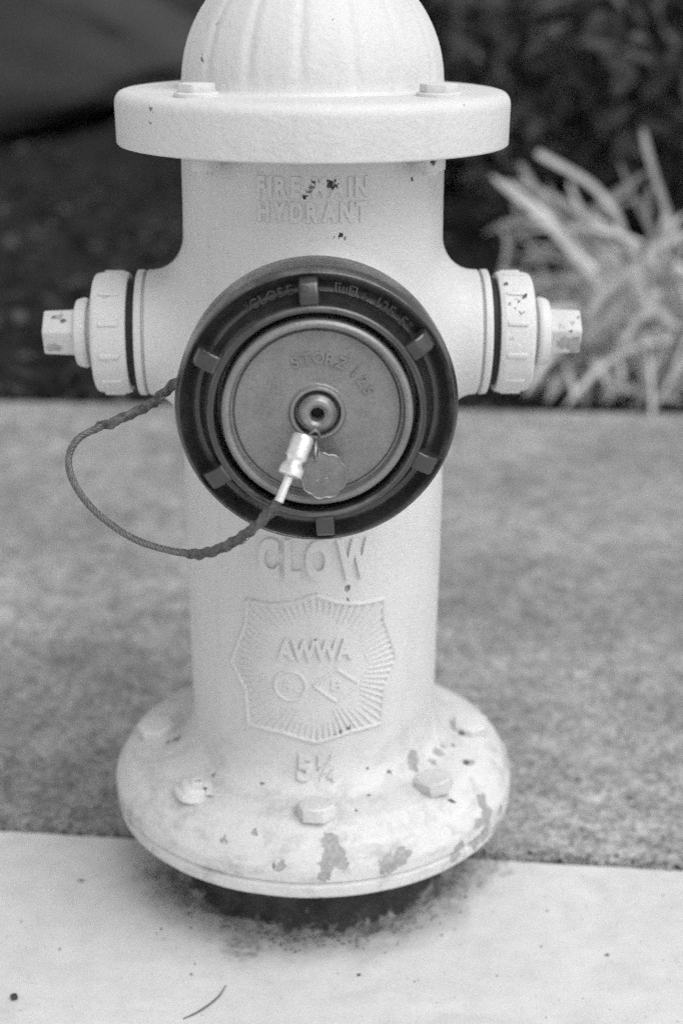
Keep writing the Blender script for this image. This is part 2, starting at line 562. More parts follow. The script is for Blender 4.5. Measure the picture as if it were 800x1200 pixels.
def prism(bm, f, n, r, w0, w1, bevel=0.0015, a0=0.0, segs=2):
    """n-sided solid along a lathe axis with eased edges"""
    A = [bm.verts.new(f(r, a0 + 2 * pi * k / n, w0)) for k in range(n)]
    B = [bm.verts.new(f(r, a0 + 2 * pi * k / n, w1)) for k in range(n)]
    fs = [bm.faces.new(A), bm.faces.new(B)]
    for k in range(n):
        fs.append(bm.faces.new((A[k], A[(k + 1) % n], B[(k + 1) % n], B[k])))
    if bevel:
        es = list({e for q in fs for e in q.edges})
        bmesh.ops.bevel(bm, geom=es, offset=bevel, segments=segs, profile=0.6, affect='EDGES')
    return bm

def boxm(bm, mtx, sx, sy, sz, bevel=0.0, segs=2):
    g = bmesh.ops.create_cube(bm, size=1.0)
    vs = g['verts']
    for v in vs:
        v.co = Vector((v.co.x * sx, v.co.y * sy, v.co.z * sz))
    if bevel:
        es = list({e for v in vs for e in v.link_edges})
        r = bmesh.ops.bevel(bm, geom=es, offset=bevel, segments=segs, profile=0.6, affect='EDGES')
        vs = list({v for q in r['faces'] for v in q.verts} | {v for v in vs if v.is_valid})
    for v in vs:
        v.co = mtx @ v.co
    return bm

def text_verts(s, height, depth, width=None, bold=0.0, bev=0.0):
    cu = bpy.data.curves.new("lettering", 'FONT')
    cu.body = s
    cu.size = 1.0
    cu.offset = bold
    cu.extrude = 0.05
    cu.bevel_depth = bev
    cu.resolution_u = 4
    o = bpy.data.objects.new("lettering", cu)
    me = bpy.data.meshes.new_from_object(o)
    xs = [v.co.x for v in me.vertices]; ys = [v.co.y for v in me.vertices]; zs = [v.co.z for v in me.vertices]
    x0, x1, y0, y1, z0, z1 = min(xs), max(xs), min(ys), max(ys), min(zs), max(zs)
    sy = height / (y1 - y0)
    sx = (width / (x1 - x0)) if width else sy
    vs = [((v.co.x - (x0 + x1) / 2) * sx, (v.co.y - y0) * sy, (v.co.z - z0) / (z1 - z0) * depth) for v in me.vertices]
    fs = [tuple(p.vertices) for p in me.polygons]
    bpy.data.objects.remove(o); bpy.data.curves.remove(cu); bpy.data.meshes.remove(me)
    return vs, fs

def add_vf(bm, vs, fs):
    V = [bm.verts.new(v) for v in vs]
    for f in fs:
        try:
            bm.faces.new([V[i] for i in f])
        except ValueError:
            pass

# ------------------------------------------------------------------ ground, pad, path, bed
def kerb_y(x): return 0.0088 - 0.1152 * x            # far edge of the pale pad
def bed_y(x): return 1.5093 - 0.0669 * x             # far edge of the grey path

def slab(name, poly, z1, z0, mat, bevel, parent=None):
    bm = bmesh.new()
    A = [bm.verts.new((x, y, z1)) for x, y in poly]
    B = [bm.verts.new((x, y, z0)) for x, y in poly]
    top = bm.faces.new(A)
    bm.faces.new(B[::-1])
    for k in range(len(A)):
        bm.faces.new((A[k], B[k], B[(k + 1) % len(A)], A[(k + 1) % len(A)]))
    if bevel:
        bmesh.ops.bevel(bm, geom=list(top.edges), offset=bevel, segments=3, profile=0.5, affect='EDGES')
    return obj(name, bm, mat, parent, True, 30)

# one sheet to the horizon
bm = bmesh.new()
add_vf(bm, [(-1500, -1500, -0.09), (1500, -1500, -0.09), (1500, 1500, -0.09), (-1500, 1500, -0.09)], [(0, 1, 2, 3)])
tag(obj('ground', bm, M['ground'], None, False), kind='structure')

# pad edge slightly ragged
def ragged_edge(fn, x0, x1, step, amp, off, seed):
    out = []
    x = x0
    while x <= x1 + 1e-6:
        fine = abs(x) < 0.8
        a = amp if fine else amp * 0.5
        out.append((x, fn(x) + off + a * mnoise.noise(Vector((x * 45, seed, 0))) + a * 0.7 * mnoise.noise(Vector((x * 160, seed, 3)))))
        x += step if fine else 0.25
    return out
top_edge = ragged_edge(kerb_y, -6.0, 6.0, 0.012, 0.0014, -0.002, 1.0)
pad = slab('concrete_pad', [(-6, -3.2), (6, -3.2)] + top_edge[::-1], 0.0, -0.085, M['pad'], 0.002)
tag(pad, kind='structure')
e1 = ragged_edge(kerb_y, -6.0, 6.0, 0.012, 0.002, 0.006, 5.0)
e2 = ragged_edge(bed_y, -6.0, 6.0, 0.05, 0.004, 0.0, 9.0)
path = slab('sidewalk', e1 + e2[::-1], -0.004, -0.085, M['path'], 0.003)
tag(path, kind='structure')
# dirt that fills the joint between the two
vs, fs = [], []
xs = [-6 + 12 * i / 900 for i in range(901)]
for i, x in enumerate(xs):
    z = -0.012 + 0.006 * mnoise.noise(Vector((x * 60, 2, 0)))
    vs += [(x, kerb_y(x) - 0.006, z), (x, kerb_y(x) + 0.012, z)]
    if i:
        fs.append((2 * i - 2, 2 * i, 2 * i + 1, 2 * i - 1))
tag(pydata('joint_dirt', vs, fs, M['joint'], None, True), kind='structure')

# planting bed
def bed_z(x, y):
    d = max(0.0, y - bed_y(x))
    return -0.035 + 0.05 * min(1, d / 1.2) + 0.025 * mnoise.noise(Vector((x * 1.7, y * 1.7, 0))) * min(1, d * 3) \
        + 0.012 * mnoise.noise(Vector((x * 7, y * 7, 4))) + .02 * max(0, y - 2.6) \
        + .20 * exp(-((x + .45) / .55) ** 2 - ((y - 5.2) / .6) ** 2)
NX, NY = 150, 110
vs, fs = [], []
for j in range(NY + 1):
    for i in range(NX + 1):
        x = -7 + 14 * i / NX
        y = bed_y(x) + 0.003 + 12 * (j / NY) ** 1.8
        vs.append((x, y, bed_z(x, y)))
for j in range(NY):
    for i in range(NX):
        a = j * (NX + 1) + i
        fs.append((a, a + 1, a + NX + 2, a + NX + 1))
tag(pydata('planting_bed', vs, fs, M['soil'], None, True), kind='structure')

# mulch chips
rnd = random.Random(3)
vs, fs = [], []
def chip(vs, fs, c, L, W, H, rz, tilt, R):
    m = Matrix.Translation(c) @ Matrix.Rotation(rz, 4, 'Z') @ Matrix.Rotation(tilt, 4, 'Y') @ Matrix.Rotation(R.uniform(-.5, .5), 4, 'X')
    b = len(vs)
    for dz in (-1, 1):
        for (sx, sy) in ((-1, -1), (1, -1), (1, 1), (-1, 1)):
            vs.append(tuple(m @ Vector((sx * L / 2 * R.uniform(.6, 1), sy * W / 2 * R.uniform(.6, 1), dz * H / 2))))
    for q in ((0, 3, 2, 1), (4, 5, 6, 7), (0, 1, 5, 4), (1, 2, 6, 5), (2, 3, 7, 6), (3, 0, 4, 7)):
        fs.append(tuple(b + k for k in q))
for i in range(9000):
    x = rnd.uniform(-3.2, 3.2)
    y = bed_y(x) + 0.02 + 5.5 * rnd.random() ** 1.7
    L = rnd.uniform(.015, .06) * (1.6 if rnd.random() < .08 else 1)
    chip(vs, fs, (x, y, bed_z(x, y) + rnd.uniform(0, .018)), L, L * rnd.uniform(.25, .7), rnd.uniform(.004, .012), rnd.uniform(0, 6.28), rnd.gauss(0, .35), rnd)
tag(pydata('mulch', vs, fs, M['mulch']), kind='stuff')

# loose grit along the joint and on the path edge
vs, fs = [], []
rnd = random.Random(11)
def crumb(vs, fs, c, r, R):
    b = len(vs)
    d = [(1, 0, 0), (-1, 0, 0), (0, 1, 0), (0, -1, 0), (0, 0, 1), (0, 0, -1)]
    for v in d:
        q = r * R.uniform(.6, 1.2)
        vs.append((c[0] + v[0] * q + R.uniform(-.2, .2) * r, c[1] + v[1] * q, c[2] + v[2] * q * .7))
    for f in ((0, 2, 4), (2, 1, 4), (1, 3, 4), (3, 0, 4), (2, 0, 5), (1, 2, 5), (3, 1, 5), (0, 3, 5)):
        fs.append(tuple(b + k for k in f))
for i in range(1500):
    x = rnd.uniform(-.6, .65)
    w = max(0, .5 + .9 * mnoise.noise(Vector((x * 14, 0, 0))))
    if rnd.random() > w + (0.25 if x > .1 else 0):
        continue
    y = kerb_y(x) + 0.004 + abs(rnd.gauss(0, .007))
    crumb(vs, fs, (x, y, -.004 + .001), rnd.uniform(.0008, .0034), rnd)
for i in range(2600):
    x = rnd.uniform(-.7, .75); y = kerb_y(x) + .012 + .9 * rnd.random() ** 1.6
    crumb(vs, fs, (x, y, -.0035), rnd.uniform(.0008, .0026), rnd)
tag(pydata('grit', vs, fs, M['grit']), kind='stuff')

# crumbs of earth and rust on the pad
vs, fs = [], []
rnd = random.Random(23)
for i in range(420):
    a = rnd.gauss(0, 1.0)
    r = .119 + abs(rnd.gauss(0, .013)) * (1.5 if abs(a) > .7 else 1)
    crumb(vs, fs, (r * sin(a), -r * cos(a), .0004), rnd.uniform(.0004, .0017), rnd)
for i in range(240):
    x, y = rnd.uniform(-.32, .36), rnd.uniform(-.26, -.02)
    crumb(vs, fs, (x, y, .0003), rnd.uniform(.0003, .0007) * (1.8 if rnd.random() < .12 else 1), rnd)
for (x, y, r) in ((-.208, -.041, .0028), (-.211, -.138, .0016), (.035, -.174, .002), (.24, -.151, .0026), (-.1, -.172, .0016), (.2, -.09, .0014), (-.25, -.1, .0014)):
    crumb(vs, fs, (x, y, .0006), r, rnd)
tag(pydata('dirt_crumbs', vs, fs, M['clod']), kind='stuff')

# crumbling mortar round the pipe
M['mortar'] = mat_simple('dirty_mortar', .2, .95, 0, 40, .75, .8, .004, fine=.25)
vs, fs = [], []
for i in range(161):
    a = 2 * pi * i / 160
    for j, (r, h) in enumerate(((.114, .0040), (.119, .0034), (.124, .002), (.130, .0))):
        d = Vector((sin(a) * 9, cos(a) * 9, j * .7))
        rr = r + .008 * mnoise.noise(d * .5) * (j > 0) + .0015 * mnoise.noise(d * 3)
        hh = h * (1 + 1.3 * mnoise.noise(d * .8) + .4 * mnoise.noise(d * 3)) - (.002 if j == 3 else 0)
        vs.append((rr * sin(a), -rr * cos(a), hh))
    if i:
        for j in range(3):
            b = (i - 1) * 4 + j
            fs.append((b, b + 4, b + 5, b + 1))
tag(pydata('mortar_collar', vs, fs, M['mortar'], None, True), kind='structure')

# ------------------------------------------------------------------ fire hydrant
HYD = empty('fire_hydrant', (-0.001, 0, 0), radians(0.7))
tag(HYD, 'white painted fire hydrant with dark front cap ring, standing on the pale concrete pad', 'fire hydrant')
P_ = M['paint']

RB = [(.127, .1053), (.16, .1050), (.22, .1056), (.30, .1066), (.36, .1068), (.43, .1055), (.50, .1030), (.55, .1015), (.60, .1010), (.645, .1010)]
def Rb(z):
    if z <= RB[0][0]: return RB[0][1]
    for (a, ra), (b, rb) in zip(RB, RB[1:]):
        if z <= b:
            t = (z - a) / (b - a); t = t * t * (3 - 2 * t)
            return ra + (rb - ra) * t
    return RB[-1][1]

# barrel
prof = []
for k in range(8):                                   # fillet into the base flange
    t = k / 7 * pi / 2
    prof.append((.1053 + .019 * (1 - sin(t)), .1302 + .026 * (1 - cos(t))))
z = .158
while z < .640:
    prof.append((Rb(z), z)); z += .008
prof.append((Rb(.640), .640))
barrel = obj('barrel', lathe(bmesh.new(), prof, segs=128), P_, HYD)

# base flange with rolled lip
prof = [(.100, .126), (.1240, .1305)] + rp([(.1240, .1305), (.1470, .1262, .01), (.1655, .1150, .012), (.1745, .0990, .012), (.1750, .0885, .002)], 6)[1:] + \
       rp([(.1728, .0876), (.1716, .0862, .0008), (.1730, .0846, .0008), (.1742, .0830, .0018), (.1738, .0735, .004), (.1670, .0690, .003), (.100, .0690)], 4)
def wob(r, a, w):
    return r + (.0006 * mnoise.noise(Vector((cos(a) * 6, sin(a) * 6, w * 40))) if r > .13 else 0)
base = obj('base_flange', lathe(bmesh.new(), prof, segs=160, mod=wob), P_, HYD)

# buried pipe
prof = [(.098, .0695), (.1165, .0692), (.1160, .03), (.1170, .012), (.1195, .004), (.124, -.003)]
def wob2(r, a, w):
    return r + .0022 * mnoise.noise(Vector((cos(a) * 9, sin(a) * 9, w * 60)))
obj('buried_pipe', lathe(bmesh.new(), prof, segs=128, mod=wob2), M['pipe'], HYD)

# base bolts
def bolt_mesh():
    bm = bmesh.new()
    prism(bm, FZ, 6, .0166, -.001, .0092, .0009, radians(20))
    lathe(bm, rp([(.0150, .0085), (.0136, .0104, .001), (0, .0108)], 3), segs=36)
    return bm
b0 = obj('bolt', bolt_mesh(), P_, base)
def slope_z(r): return .1305 - (r - .124) * (.1305 - .1262) / (.147 - .124)
bolts = [b0]
for k in range(1, 8):
    o = b0.copy(); COL.objects.link(o); o.parent = base; bolts.append(o)
for k, o in enumerate(bolts):
    a = k * pi / 4
    o.location = (.139 * sin(a), -.139 * cos(a), slope_z(.139) - .0005)
    o.rotation_euler = (radians(-9) * cos(a), radians(-9) * sin(a), a * 1.0 + random.uniform(-.5, .5) * (k > 0))
# the two on the left are worn round, with the stud end showing
def worn_mesh():
    bm = bmesh.new()
    lathe(bm, rp([(0, -.002), (.0185, -.002), (.0175, .0012, .002), (.0145, .002, .001), (.0125, .0065, .003), (.0062, .0075, .0006), (.0058, .0095, .001), (.0024, .0095, .0006), (.0022, .006), (0, .006)], 4), segs=36,
          mod=lambda r, a, w: r * (1 + .05 * sin(2 * a + 1) + .03 * sin(5 * a)))
    return bm
wm = bpy.data.meshes.new('bolt')
_b = worn_mesh(); bmesh.ops.recalc_face_normals(_b, faces=_b.faces[:]); _b.to_mesh(wm); _b.free()
wm.polygons.foreach_set('use_smooth', [True] * len(wm.polygons)); wm.set_sharp_from_angle(angle=radians(40)); wm.materials.append(P_)
for k in (7,):
    bolts[k].data = wm
    bolts[k]['label'] = 'worn round bolt with a hole in its stud end'

# bonnet flange
prof = [(.095, .6355), (.1005, .6370)] + rp([(.1005, .6368), (.1490, .6368, .002), (.1497, .6755, .013), (.1300, .6772), (.095, .6776)], 8)[1:]
def wobf(r, a, w):
    return r + (.0005 * mnoise.noise(Vector((cos(a) * 7, sin(a) * 7, w * 30))) if r > .13 else 0)
bonnet = obj('bonnet_flange', lathe(bmesh.new(), prof, segs=160, mod=wobf), P_, HYD)

# fluted dome
prof = [(.1022, .6770), (.1006, .6782), (.0994, .6805)]
for k in range(1, 24):
    t = k / 24 * radians(80)
    prof.append((.0990 * cos(t), .6805 + .098 * sin(t)))
prof += [(.0165, .7775), (0, .7775)]
def flute(r, a, w):
    if w < .681: return r
    q = (a * 16 / (2 * pi) + .26) % 1.0
    d = min(q, 1 - q)
    f = min(1, (w - .681) / .008)
    return r * (1 - f * (.0135 * exp(-(d / .085) ** 2)) + f * .003 * exp(-((d - .2) / .09) ** 2))
obj('bonnet', lathe(bmesh.new(), prof, segs=256, mod=flute), P_, HYD, True, 60)
bm = bmesh.new()
lathe(bm, rp([(0, .776), (.026, .776), (.026, .786, .003), (.015, .787)], 3), segs=40)
prism(bm, FZ, 5, .021, .785, .822, .002)
obj('operating_nut', bm, P_, HYD)

# bonnet bolts and their nuts
def bbolt():
    bm = bmesh.new()
    lathe(bm, rp([(0, -.001), (.0160, -.001), (.0160, .0028, .0012), (.01, .003)], 3), segs=36)
    prism(bm, FZ, 6, .0140, .0015, .0088, .0018, .3)
    return bm
bb = obj('bolt', bbolt(), P_, bonnet)
bm = bmesh.new(); prism(bm, FZ, 6, .0118, -.0105, .001, .0012, .5)
lathe(bm, rp([(0, -.014), (.0055, -.014), (.006, -.009)], 2), segs=20)
bn = obj('nut', bm, P_, bonnet)
for k in range(4):
    a = pi / 4 + k * pi / 2 + (.06 if k == 3 else 0)
    o, q = (bb, bn) if k == 0 else (bb.copy(), bn.copy())
    if k:
        for x in (o, q):
            COL.objects.link(x); x.parent = bonnet
    o.location = (.1235 * sin(a), -.1235 * cos(a), .6770); o.rotation_euler = (0, 0, a + .25)
    q.location = (.1175 * sin(a), -.1175 * cos(a), .6362); q.rotation_euler = (0, 0, a + .5)

# nozzles: a tube flaring into the barrel
def flare(axis, lat, z0, rho0, rhoe, hf, tip, segs=96, ring=None):
    bm = bmesh.new()
    rows = []
    for s in [1, .93, .85, .76, .66, .56, .46, .36, .27, .19, .12, .06, .02, 0]:
        rho = rho0 + (rhoe - rho0) * s
        row = []
        for k in range(segs):
            ph = 2 * pi * k / segs
            pl, pz = rho * cos(ph), rho * sin(ph)
            zz = z0 + pz
            dep = sqrt(max(1e-8, Rb(zz) ** 2 - pl ** 2))
            out = dep + hf * (1 - sqrt(max(0, 1 - (1 - s) ** 2))) - .0004 * (s == 1)
            row.append(bm.verts.new(axis * out + lat * pl + Vector((0, 0, zz))))
        rows.append(row)
    for (r, w) in ring or [(rho0, tip)]:
        row = []
        for k in range(segs):
            ph = 2 * pi * k / segs
            row.append(bm.verts.new(axis * w + lat * (r * cos(ph)) + Vector((0, 0, z0 + r * sin(ph)))))
        rows.append(row)
    for A, B in zip(rows, rows[1:]):
        for k in range(segs):
            bm.faces.new((A[k], A[(k + 1) % segs], B[(k + 1) % segs], B[k]))
    return bm

NZ = .4880
for s in (-1, 1):
    ax, la = Vector((s, 0, 0)), Vector((0, 1, 0))
    def FX(r, a, w, s=s): return (s * w, -r * cos(a), NZ + r * sin(a))
    ringp = rp([(.0497, .127), (.0497, .1305, .0008), (.0455, .1312, .0004), (.0455, .1326, .0004), (.0499, .1332, .0008), (.0499, .1385, .0016), (.0450, .1395), (.043, .1395), (.038, .1400)], 3)
    nz = obj('side_nozzle', flare(ax, la, NZ, .0497, .0790, .0262, .13, ring=ringp), P_, HYD)
    bm = bmesh.new()
    lathe(bm, rp([(.0430, .1385), (.0430, .1470)], 2), FX, 72)
    obj('gasket', bm, M['rubber'], nz, True, 40)
    bm = bmesh.new()
    lathe(bm, rp([(.030, .1452), (.0472, .1452, .0012), (.0484, .1490, .003), (.0478, .1640), (.0470, .1725, .011), (.030, .1742, .006), (.0225, .1750), (.0205, .1790, .001), (0, .1790)], 6), FX, 96,
          mod=lambda r, a, w: r + .0006 * mnoise.noise(Vector((cos(a) * 5, sin(a) * 5, w * 60))))
    cap = obj('nozzle_cap', bm, P_, HYD)
    cap['label'] = 'left side cap' if s < 0 else 'right side cap with flaking paint'
    rb = None
    for k in range(12):
        a = 2 * pi * (k + .68) / 12
        if rb is None:
            bm = bmesh.new()
            boxm(bm, Matrix.Identity(4), .0165, .0040, .0044, .0016)
            rb = obj('rib', bm, P_, cap); o = rb
        else:
            o = rb.copy(); COL.objects.link(o); o.parent = cap
        r = .0476
        c = Vector(FX(r, a, .1580))
        nrm = (c - Vector((c.x, 0, NZ))).normalized()
        tx = Vector((1, 0, 0)); ty = nrm.cross(tx)
        o.matrix_local = Matrix(((tx.x, ty.x, nrm.x, c.x), (tx.y, ty.y, nrm.y, c.y), (tx.z, ty.z, nrm.z, c.z), (0, 0, 0, 1)))
    bm = bmesh.new()
    lathe(bm, rp([(0, .1785), (.0268, .1785, .0015), (.0280, .1815, .002), (.0262, .1880, .003), (.018, .1892), (0, .1892)], 5), FX, 64)
    obj('washer', bm, P_, cap)
    bm = bmesh.new()
    A = [bm.verts.new(FX(.0195, .25 + 2 * pi * k / 5, .1880)) for k in range(5)]
    B = [bm.verts.new(FX(.0184, .25 + 2 * pi * k / 5, .2140)) for k in range(5)]
    fsx = [bm.faces.new(A), bm.faces.new(B)] + [bm.faces.new((A[k], A[(k + 1) % 5], B[(k + 1) % 5], B[k])) for k in range(5)]
    bmesh.ops.bevel(bm, geom=list({e for q in fsx for e in q.edges}), offset=.0024, segments=3, profile=.6, affect='EDGES')
    obj('nut', bm, M['nutgrey'], cap)

# front pumper nozzle
SZ, SY = .4845, -.215
pn = obj('front_nozzle', flare(Vector((0, -1, 0)), Vector((1, 0, 0)), SZ, .0740, .0940, .022, .16,
         ring=[(.074, .165), (.079, .170), (.079, .190)]), P_, HYD)
def FF(r, a, w): return (1.013 * r * sin(a), SY - w, SZ + 1.013 * r * cos(a))       # a clockwise from the top, w forward

# coupling ring
bm = bmesh.new()
lathe(bm, rp([(.070, -.053), (.0905, -.053, .002), (.0930, -.0505, .002), (.0938, -.030), (.0938, -.0085, .004), (.0910, .0006, .003), (.0886, -.0020, .002), (.0825, -.0105, .012), (.0772, -.0112, .004),
              (.0725, -.0020, .003), (.0716, .0095, .002), (.0700, .0112, .0014), (.0672, .0105, .0014), (.0662, .0060, .001), (.0660, -.012), (.050, -.012)], 4), FF, 144)
ring = obj('coupling_ring', bm, M['ring'], HYD)
# lugs
lg = None
for k in range(6):
    a = radians(-3.8 + 60 * k)
    if lg is None:
        bm = bmesh.new()
        # profile in (radial, forward), extruded sideways and eased
        pr = [(.0700, -.015), (.0700, .0075), (.0735, .0098), (.0800, .0098), (.0868, .0066), (.0898, -.001), (.0898, -.015)]
        A = [bm.verts.new((-.0064, -w, r)) for r, w in pr]
        B = [bm.verts.new((.0064, -w, r)) for r, w in pr]
        fsx = [bm.faces.new(A), bm.faces.new(B)] + [bm.faces.new((A[i], A[(i + 1) % 7], B[(i + 1) % 7], B[i])) for i in range(7)]
        bmesh.ops.bevel(bm, geom=list({e for q in fsx for e in q.edges}), offset=.0022, segments=3, profile=.6, affect='EDGES')
        lg = obj('lug', bm, M['ring'], ring); o = lg
    else:
        o = lg.copy(); COL.objects.link(o); o.parent = ring
    o.location = (0, SY, SZ)
    o.rotation_euler = (0, a, 0)

def arc_text(mat, parent, s, a0, step, r, h, w0, depth, bold=0.01):
    for i, ch in enumerate(s):
        if ch == ' ':
            continue
        hh = h
        vs, fs = text_verts(ch, h if ch not in '-"' else h * (.16 if ch == '-' else .4), depth, None, bold, 0.012)
        if ch == '1':
            pass
        a = a0 + i * step
        lift = h * .42 if ch == '-' else (h * .6 if ch == '"' else 0)
        out = []
        for (x, y, zz) in vs:
            rr = r + y + lift
            px = x
            # local frame at angle a
            X = px * cos(a) + rr * sin(a)
            Z = -px * sin(a) + rr * cos(a)
            out.append((X, SY - (w0 + zz), SZ + Z))
        bm = bmesh.new()
        add_vf(bm, out, fs)
        obj('raised_letter', bm, mat, parent, False)

arc_text(M['ringworn'], ring, 'CLOSE', radians(-30.5), radians(4.5), .0775, .0068, -.0114, .0026, .016)
arc_text(M['ringworn'], ring, '125-5"', radians(29.5), radians(3.7), .0775, .0074, -.0114, .0026, .016)
# arrow
bm = bmesh.new()
def FA(a, r): return Vector((r * sin(a), SY + .0103, SZ + r * cos(a)))
for (A, B) in (((-41, .0812), (-33, .0812)), ((-33, .0812), (-35, .0832)), ((-33, .0812), (-35, .0792))):
    tube(bm, [FA(radians(A[0] + (B[0] - A[0]) * t / 4), A[1] + (B[1] - A[1]) * t / 4) for t in range(5)], .0006, 6)
obj('raised_arrow', bm, M['ringworn'], ring, False)
# cast maker's mark: bars under a roof bar, a boxed S, a ringed R
bm = bmesh.new()
def cast_bar(bm, a, r0, r1, wd, h=.0026):
    m = Matrix.Translation((0, SY, SZ)) @ Matrix.Rotation(a, 4, 'Y') @ Matrix.Translation((0, .0101, (r0 + r1) / 2))
    boxm(bm, m, wd, h, r1 - r0, .0004, 1)
for k, a in enumerate((8.6, 10.4, 12.2, 13.8)):
    cast_bar(bm, radians(a), .0782, .0832 if k else .0842, .0011)
cast_bar(bm, radians(9.6), .0840, .0850, .0050)
for a, r0, r1, wd in ((15.2, .0782, .0846, .0010), (18.4, .0782, .0846, .0010), (16.8, .0840, .0850, .0050), (16.8, .0810, .0818, .0036), (16.8, .0779, .0787, .0050)):
    cast_bar(bm, radians(a), r0, r1, wd)
obj('raised_mark', bm, M['steel'], ring, False)
bm = bmesh.new()
c = FA(radians(22.5), .0815)
tube(bm, [c + Vector((.003 * sin(t * pi / 8), 0, .003 * cos(t * pi / 8))) for t in range(17)], .0004, 5)
arc_text(M['ring'], ring, 'R', radians(22.5), 0, .0798, .0034, -.0114, .0024, .01)
obj('raised_mark', bm, M['ring'], ring, False)

# blind cap inside the ring
bm = bmesh.new()
lathe(bm, rp([(.0635, -.012), (.0630, .0060), (.0622, .0096, .0014), (.0598, .0112, .0014), (.0574, .0100, .0010), (.0568, .0020, .0008), (.0552, .0014, .0008), (.0540, .0036, .0010), (.0300, .0040), (.0192, .0048, .002), (.0174, .0082, .0012), (.0154, .0084, .0010), (.0146, .0010, .0006), (.010, .0005), (0, .0005)], 4), FF, 144)
disc = obj('blind_cap', bm, M['face'], HYD)
arc_text(M['face'], disc, 'STORZ', radians(-23), radians(12.2), .0330, .0080, .0036, .0017, .014)
arc_text(M['face'], disc, '125', radians(42.5), radians(11.8), .0330, .0080, .0036, .0017, .014)
bm = bmesh.new()
lathe(bm, rp([(.0128, .002), (.0128, .0085, .002), (.0100, .0120, .0025), (.0074, .0128, .0015), (.0050, .0112, .001), (.0042, .0095), (.0036, .0020), (0, .0015)], 4), FF, 56)
obj('centre_bolt', bm, M['steel'], disc)
bm = bmesh.new()
lathe(bm, [(.0037, .0024), (.0028, .0034), (0, .0036)], FF, 24)
obj('bolt_socket', bm, M['rubber'], disc)

# lanyard cable
CAB = [(-.0093, -.236, .4724), (-.0182, -.247, .4502), (-.0227, -.250, .4383), (-.0358, -.248, .4198), (-.0533, -.242, .403), (-.0714, -.232, .3906), (-.0898, -.220, .3846), (-.1234, -.205, .3883), (-.1505, -.195, .4035), (-.1665, -.188, .4218), (-.1718, -.182, .4386), (-.1667, -.176, .4516), (-.1541, -.170, .4585), (-.1366, -.165, .4645), (-.1165, -.155, .4722), (-.1026, -.140, .4812), (-.0880, -.115, .4873)]
path3 = crom(CAB, 14)
def strands(bm, pts, R, r, n, pitch, segs=6):
    P, T, N = frames(pts)
    L = 0
    acc = [0]
    for a, b in zip(P, P[1:]):
        L += (b - a).length; acc.append(L)
    for j in range(n):
        q = []
        for i, p in enumerate(P):
            ph = 2 * pi * (acc[i] / pitch + j / n)
            b = T[i].cross(N[i])
            q.append(p + (N[i] * cos(ph) + b * sin(ph)) * R)
        tube(bm, q, r, segs)
    return bm
def resample(pts, d):
    out = [pts[0]]; acc = 0
    for a, b in zip(pts, pts[1:]):
        l = (b - a).length
        while acc + l >= d:
            t = (d - acc) / l
            a = a.lerp(b, t); l = (b - a).length; acc = 0
            out.append(a.copy())
        acc += l
    return out
fine = resample(path3, .0008)
bm = bmesh.new()
strands(bm, fine, .00140, .00118, 5, .016)
cable = obj('lanyard_cable', bm, M['cable'], HYD, True, None)
cable['label'] = 'grey twisted wire cable looping out to the left'
# cracked, wound sleeve left on both ends
def idx(px_frac): return int(px_frac * (len(fine) - 1))
def sleeve(i0, i1, seed):
    bm = bmesh.new()
    R = random.Random(seed)
    seg = fine[i0:i1]
    P, T, N = frames(seg)
    rows = []
    for i, p in enumerate(P):
        b = T[i].cross(N[i]); row = []
        t = i / (len(P) - 1)
        for k in range(12):
            ph = 2 * pi * k / 12
            tw = sin(3 * ph + i * .42 + .8 * sin(i * .11))
            r = .0033 + .0008 * tw + .0008 * mnoise.noise(Vector((i * .12, k * .9, seed)))
            r *= min(1, .55 + 3 * t, .55 + 3 * (1 - t))
            row.append(bm.verts.new(p + (N[i] * cos(ph) + b * sin(ph)) * r))
        rows.append(row)
    for A, B in zip(rows, rows[1:]):
        for k in range(12):
            bm.faces.new((A[k], A[(k + 1) % 12], B[(k + 1) % 12], B[k]))
    bm.faces.new(rows[0]); bm.faces.new(rows[-1])
    # loose wires breaking out
    for _ in range(7):
        i = R.randrange(2, len(P) - 14)
        b = T[i].cross(N[i])
        q = []
        ph = R.uniform(0, 6.28)
        for m in range(10):
            f = .0028 + .0022 * sin(m / 9 * pi) * R.uniform(.3, 1)
            pp = ph + m * .12
            q.append(P[i + m] + (N[i] * cos(pp) + b * sin(pp)) * f)
        tube(bm, q, .00035, 4)
    return bm
obj('cracked_sleeve', sleeve(idx(.10), idx(.385), 1), M['wrap'], cable, True, 60)
obj('cracked_sleeve', sleeve(idx(.735), idx(.995), 2), M['wrap'], cable, True, 60)
# crimped ferrule and the bare tail below it
d0 = Vector(CAB[0]); d1 = Vector(CAB[1]) + (Vector(CAB[1]) - d0) * .05
ax = (d1 - d0).normalized(); e1_ = ax.orthogonal().normalized(); e2_ = ax.cross(e1_); LF = (d1 - d0).length
def FC(r, a, w): return d0 + ax * w + e1_ * (r * cos(a)) + e2_ * (r * sin(a))
bm = bmesh.new()
lathe(bm, rp([(0, -.001), (.0066, -.001, .0008), (.0073, .0015, .001), (.0073, LF * .52, .001), (.0058, LF * .60, .001), (.0058, LF * .66, .001), (.0082, LF * .80, .001), (.0082, LF * .97, .0008), (.0045, LF), (0, LF)], 4), FC, 40,
      mod=lambda r, a, w: r * (1 - .07 * max(0, cos(2 * a + .5)) ** 3))
obj('ferrule', bm, M['alu'], cable, True, 35)
bm = bmesh.new()
t0 = d1 + e2_ * .001; t1 = Vector((-.0255, -.2520, .4335))
tube(bm, [d1, d1.lerp(t1, .5), t1], .0031, 12)
obj('cable_tail', bm, M['alu'], cable, True, 40)
bm = bmesh.new()
